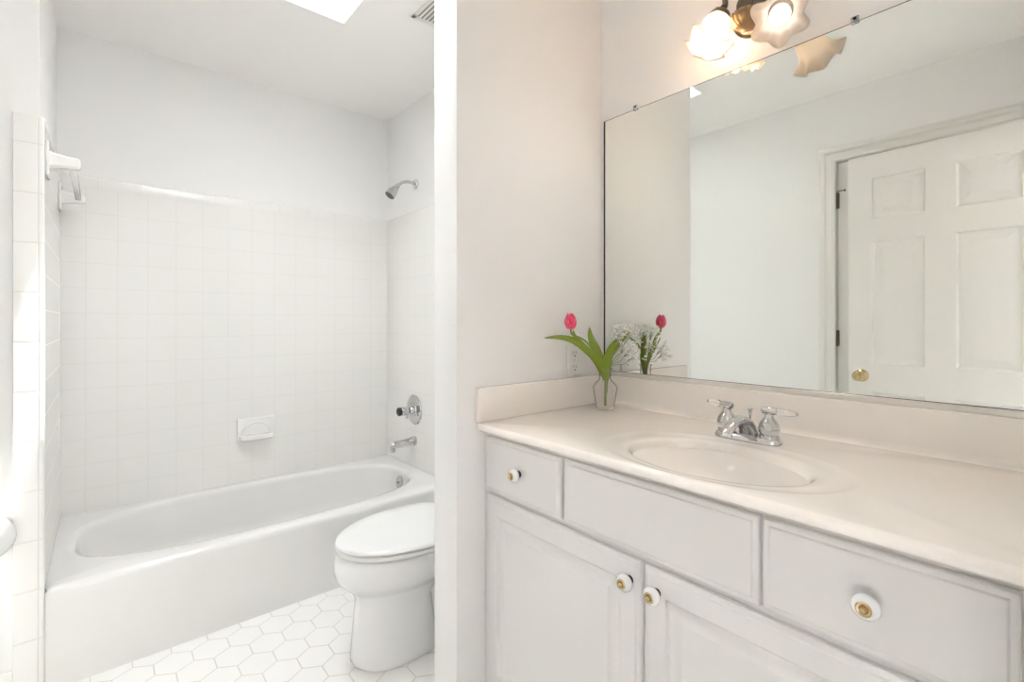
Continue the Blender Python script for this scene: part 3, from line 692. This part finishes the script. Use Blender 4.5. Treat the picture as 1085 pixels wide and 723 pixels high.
def shade(origin, axis, spin, bulb_m):
    fr = Matrix.Translation(origin) @ frame(axis) @ Matrix.Rotation(spin, 4, 'Z') @ Matrix.Scale(.84, 4)
    n = 144; prof = [(.024, .004), (.030, .008), (.037, .020), (.0415, .038), (.0425, .055), (.0430, .070), (.0470, .084), (.0560, .098), (.066, .108), (.072, .112)]
    t = bmesh.new(); R_ = []
    for r, h in prof:
        f_ = max(0, (h-.045)/.067)
        R_.append([(r*(1+.16*f_*math.cos(6*a))*math.cos(a), r*(1+.16*f_*math.cos(6*a))*math.sin(a), h-.012*f_*f_*math.cos(6*a)) for a in [2*PI*i/n for i in range(n)]])
    loft(t, R_, False, False); bb = NB(); join(bb, t, fr); o = obj('shade', bb, m_shade, li, angle=180)
    md = o.modifiers.new('thick', 'SOLIDIFY'); md.thickness = .0022; md.offset = 0
    bb = NB(); lathe(bb, [(0, .012), (.012, .014), (.0135, .030), (.022, .044), (.0275, .058), (.0285, .070), (.025, .083), (.015, .093), (0, .096)], n=28); bmesh.ops.transform(bb, matrix=fr, verts=bb.verts); obj('bulb', bb, bulb_m, li, angle=180)
    bb = NB(); lathe(bb, [(0, -.026), (.008, -.025), (.011, -.018), (.024, -.013), (.032, -.005), (.036, .004), (.040, .014), (.0385, .016), (.030, .0165), (0, .0165)], n=28); bmesh.ops.transform(bb, matrix=fr, verts=bb.verts); obj('shade_holder', bb, m_antique, li, angle=40)
    for k in range(3):
        a = 2*PI*k/3+.6; bb = NB(); lathe(bb, [(0, 0), (.0018, 0), (.0018, .008), (.0042, .009), (.0042, .012), (0, .013)], (.031*math.cos(a), .031*math.sin(a), .010), (math.cos(a), math.sin(a), 0), 10); bmesh.ops.transform(bb, matrix=fr, verts=bb.verts); obj('thumb_screw', bb, m_antique, li)
    return fr
AX1 = Vector((-.36, .20, -.91)).normalized(); AX2 = Vector((-.75, -.24, -.63)).normalized()
O1 = Vector((1.322, .652, 2.024)); O2 = Vector((1.315, .490, 1.958))
f1 = shade(O1, AX1, .2, m_bulb); f2 = shade(O2, AX2, .5, m_bulb2)
O3 = Vector((1.305, .583, 2.235)); AX3 = Vector((-.90, 0, .42)).normalized(); f3 = shade(O3, AX3, .3, m_fill_bulb)  # third shade and arm added above the frame to light the upper walls
for O, A, s in ((O1, AX1, 1), (O2, AX2, -1), (O3, AX3, 0)):
    b = NB(); e = O-A*.028
    tube(b, [(XR-.050, LY+s*.01, 2.045), (XR-.060, LY+s*.03, 2.085), ((XR-.070+e.x)/2-.005, (LY+s*.05+e.y)/2, 2.105+(.06 if s == 0 else 0)-(.03 if s < 0 else 0)), tuple(e-A*.012), tuple(e)], [.009, .008, .0075, .0075, .009], 12); obj('arm', b, m_antique, li, angle=60)

# ------------------------------------------------------------------ vase and flowers
VXc, VYc = 1.2734, 1.0187
vz = CT+.0005
vs_ = thing('glass_vase', 'small clear glass vase holding the tulip on the countertop corner', 'vase', (VXc, VYc, vz))
b = NB(); t = bmesh.new(); R_ = []
def vring(r, h, fac=0.): 
    return [(VXc+r*(1+fac*math.cos(6*a))*math.cos(a), VYc+r*(1+fac*math.cos(6*a))*math.sin(a), vz+h) for a in [2*PI*i/72 for i in range(72)]]
outer = [(.001, 0, 0), (.026, 0, .02), (.029, .003, .03), (.033, .030, .035), (.0385, .066, .035), (.0385, .074, .03), (.032, .086, .02), (.022, .096, .0), (.0185, .103, 0), (.0185, .110, 0), (.0205, .113, 0), (.0185, .116, 0), (.0195, .128, 0), (.0225, .134, 0), (.0225, .1355, 0)]
inn = [(.0200, .1355, 0), (.0165, .126, 0), (.0160, .103, 0), (.020, .094, 0), (.030, .084, .02), (.0360, .073, .03), (.0360, .066, .03), (.0305, .030, .03), (.0265, .008, .02), (.001, .006, 0)]
loft(t, [vring(*p) for p in outer+inn]); join(b, t); obj('vase_body', b, m_glass, vs_, angle=60)

def strip_leaf(pts, wid, fold=.35, n=26, side=None, curl=0.):
    """a leaf along a smooth path, folded along its midrib"""
    P = [Vector(p) for p in pts]; Q = []
    for i in range(n+1):
        s = i/n*(len(P)-1); k = min(int(s), len(P)-2); t = s-k
        p0 = P[max(k-1, 0)]; p1 = P[k]; p2 = P[k+1]; p3 = P[min(k+2, len(P)-1)]
        Q.append(.5*((2*p1)+(p2-p0)*t+(2*p0-5*p1+4*p2-p3)*t*t+(3*p1-p0-3*p2+p3)*t**3))
    t = bmesh.new(); rows = []; m_ = 8
    for i, q in enumerate(Q):
        s = i/n; d = (Q[min(i+1, n)]-Q[max(i-1, 0)]).normalized()
        sd_ = Vector(side) if side else Vector((0, 0, 1)).cross(d)
        sd_ = (sd_-d*sd_.dot(d)).normalized(); nn = d.cross(sd_).normalized()
        wv = wid*(math.sin(PI*min(1, .14+.86*s)**.85)**.75 if s < .999 else .02)
        row = []
        for j in range(m_+1):
            v = j/m_*2-1; row.append(t.verts.new(q+sd_*v*wv+nn*(fold*wv*(v*v)+.06*wv*math.sin(9*s+3*v))))
        rows.append(row)
    for a, c in zip(rows, rows[1:]):
        for j in range(m_): t.faces.new((a[j], a[j+1], c[j+1], c[j]))
    return t
tu = thing('tulip', 'pink tulip with long green leaves standing in the glass vase', 'flower', (VXc, VYc, vz+.01))
TH = Vector((1.135, 1.044, 1.143))
b = NB(); tube(b, [(VXc+.002, VYc, vz+.012), (VXc, VYc, 1.0), (VXc-.035, VYc+.004, 1.055), (VXc-.085, VYc+.014, 1.105), (TH.x+.006, TH.y-.001, TH.z-.018), tuple(TH)], [.0042, .0042, .0038, .0034, .0032, .004], 10); obj('stem', b, m_stem, tu)
leaves = [
    ([(VXc-.002, VYc-.004, .98), (1.245, 1.020, 1.030), (1.195, 1.030, 1.075), (1.150, 1.050, 1.107), (1.105, 1.072, 1.117), (1.065, 1.090, 1.115)], .0115, (.45, -.3, .8)),
    ([(VXc, VYc, .985), (1.262, 1.030, 1.045), (1.268, 1.060, 1.090), (1.285, 1.090, 1.118), (1.300, 1.108, 1.146)], .0155, (.7, -.6, .1)),
    ([(VXc, VYc-.004, .97), (1.268, 1.006, 1.02), (1.262, .992, 1.055), (1.258, .978, 1.085), (1.262, .966, 1.108)], .0150, (.65, -.55, .1)),
    ([(VXc-.004, VYc+.002, .985), (1.248, 1.040, 1.040), (1.215, 1.062, 1.085), (1.185, 1.072, 1.118), (1.180, 1.075, 1.138)], .0095, (.6, -.5, .4)),
    ([(VXc+.002, VYc, .97), (1.290, 1.02, 1.03), (1.315, 1.000, 1.075), (1.335, .985, 1.11), (1.350, .975, 1.13)], .0120, (.2, .9, .1)),
]
for pts, wd, sd_ in leaves:
    lf = obj('leaf', strip_leaf(pts, wd, side=sd_), m_leaf, tu, angle=180)
    md = lf.modifiers.new('thick', 'SOLIDIFY'); md.thickness = .0008
    pe = Vector(pts[-1]); pq = Vector(pts[-2]); d = (pe-pq).normalized()
    b = NB(); tube(b, [tuple(pe-d*.007), tuple(pe+d*.002)], [.0016, .0006], 8, 1); obj('leaf_tip', b, m_leafd, lf)
# petals
ta = Vector((-.08, 0.0, 1)).normalized(); fr = Matrix.Translation(TH) @ frame(ta)
for k in range(6):
    inn_ = k >= 3; a0 = 2*PI*k/3+(.0 if not inn_ else PI/3)+.4
    t = bmesh.new(); rows = []
    for i in range(13):
        s = i/12; h = s*.050*(1 if inn_ else .97)
        r = (.0205 if not inn_ else .0185)*(math.sin(PI*min(1, (.10+.83*s)))**.55)*(1-.10*s)
        hw = (1.05 if s < .6 else 1.05*math.cos((s-.6)/.4*PI/2*.93))*(.45+.55*min(1, s*4))
        rows.append([t.verts.new((r*(1+.03*math.cos(6*v))*math.cos(a0+v*hw), r*math.sin(a0+v*hw), h+(.002 if abs(v) < .2 else 0)*s)) for v in [j/8*2-1 for j in range(9)]])
    for a, c in zip(rows, rows[1:]):
        for j in range(8): t.faces.new((a[j], a[j+1], c[j+1], c[j]))
    bb = NB(); join(bb, t, fr); pt_ = obj('petal', bb, m_petal, tu, angle=180); md = pt_.modifiers.new('thick', 'SOLIDIFY'); md.thickness = .0009
# baby's breath
bb_ = thing('babys_breath', 'airy sprig of tiny white flowers leaning on the mirror beside the tulip', 'flower', (VXc+.004, VYc-.004, vz+.01))
tw_bm = NB(); fl_bm = NB()
random.seed(11)
base = Vector((VXc+.005, VYc-.006, .93)); mouth = Vector((VXc+.008, VYc-.010, 1.012))
def floret(p, r):
    t = bmesh.new(); bmesh.ops.create_icosphere(t, subdivisions=1, radius=r)
    for v in t.verts: v.co *= random.uniform(.75, 1.2)
    bmesh.ops.transform(t, matrix=Matrix.Translation(p) @ Matrix.Rotation(random.random()*3, 4, 'X'), verts=t.verts); join(fl_bm, t)
mains = [((1.318, .995, 1.120), .036), ((1.325, .972, 1.085), .034), ((1.300, .930, 1.075), .034), ((1.335, .955, 1.135), .028), ((1.300, .975, 1.140), .026), ((1.315, .915, 1.055), .024), ((1.330, 1.005, 1.145), .022)]
for c, rr in mains:
    c = Vector(c); mid = mouth.lerp(c, .5)+Vector((0, 0, -.006))
    st = mouth.lerp(c, .62)
    tube(tw_bm, [tuple(base), tuple(mouth), tuple(mid), tuple(st)], [.0009, .0009, .0008, .0007], 5, 4)
    for k in range(int(rr*1000*.60)):
        d = Vector((random.gauss(0, 1), random.gauss(0, 1), random.gauss(0, 1)*.9)); d = d.normalized()*rr*random.random()**.4
        p = c+d; p.x = min(p.x, 1.3835)
        q = st.lerp(c, .5)+Vector((random.uniform(-1, 1), random.uniform(-1, 1), random.uniform(-1, 1)))*.006
        tube(tw_bm, [tuple(st), tuple(q.lerp(p, .3)), tuple(p)], .00022, 4, 2)
        for _ in range(2):
            p2 = p+Vector((random.uniform(-1, 1), random.uniform(-1, 1), random.uniform(-1, 1)))*.006; p2.x = min(p2.x, 1.3850)
            tube(tw_bm, [tuple(p.lerp(st, .12)), tuple(p2)], .00018, 4, 1)
            floret(p2, random.choice((.0022, .0028, .0036)))
obj('twigs', tw_bm, m_twig, bb_)
o = obj('florets', fl_bm, m_white_fl, bb_, angle=180); o['kind'] = 'stuff'

for o in bpy.data.objects:
    if '_w' in o: del o['_w']
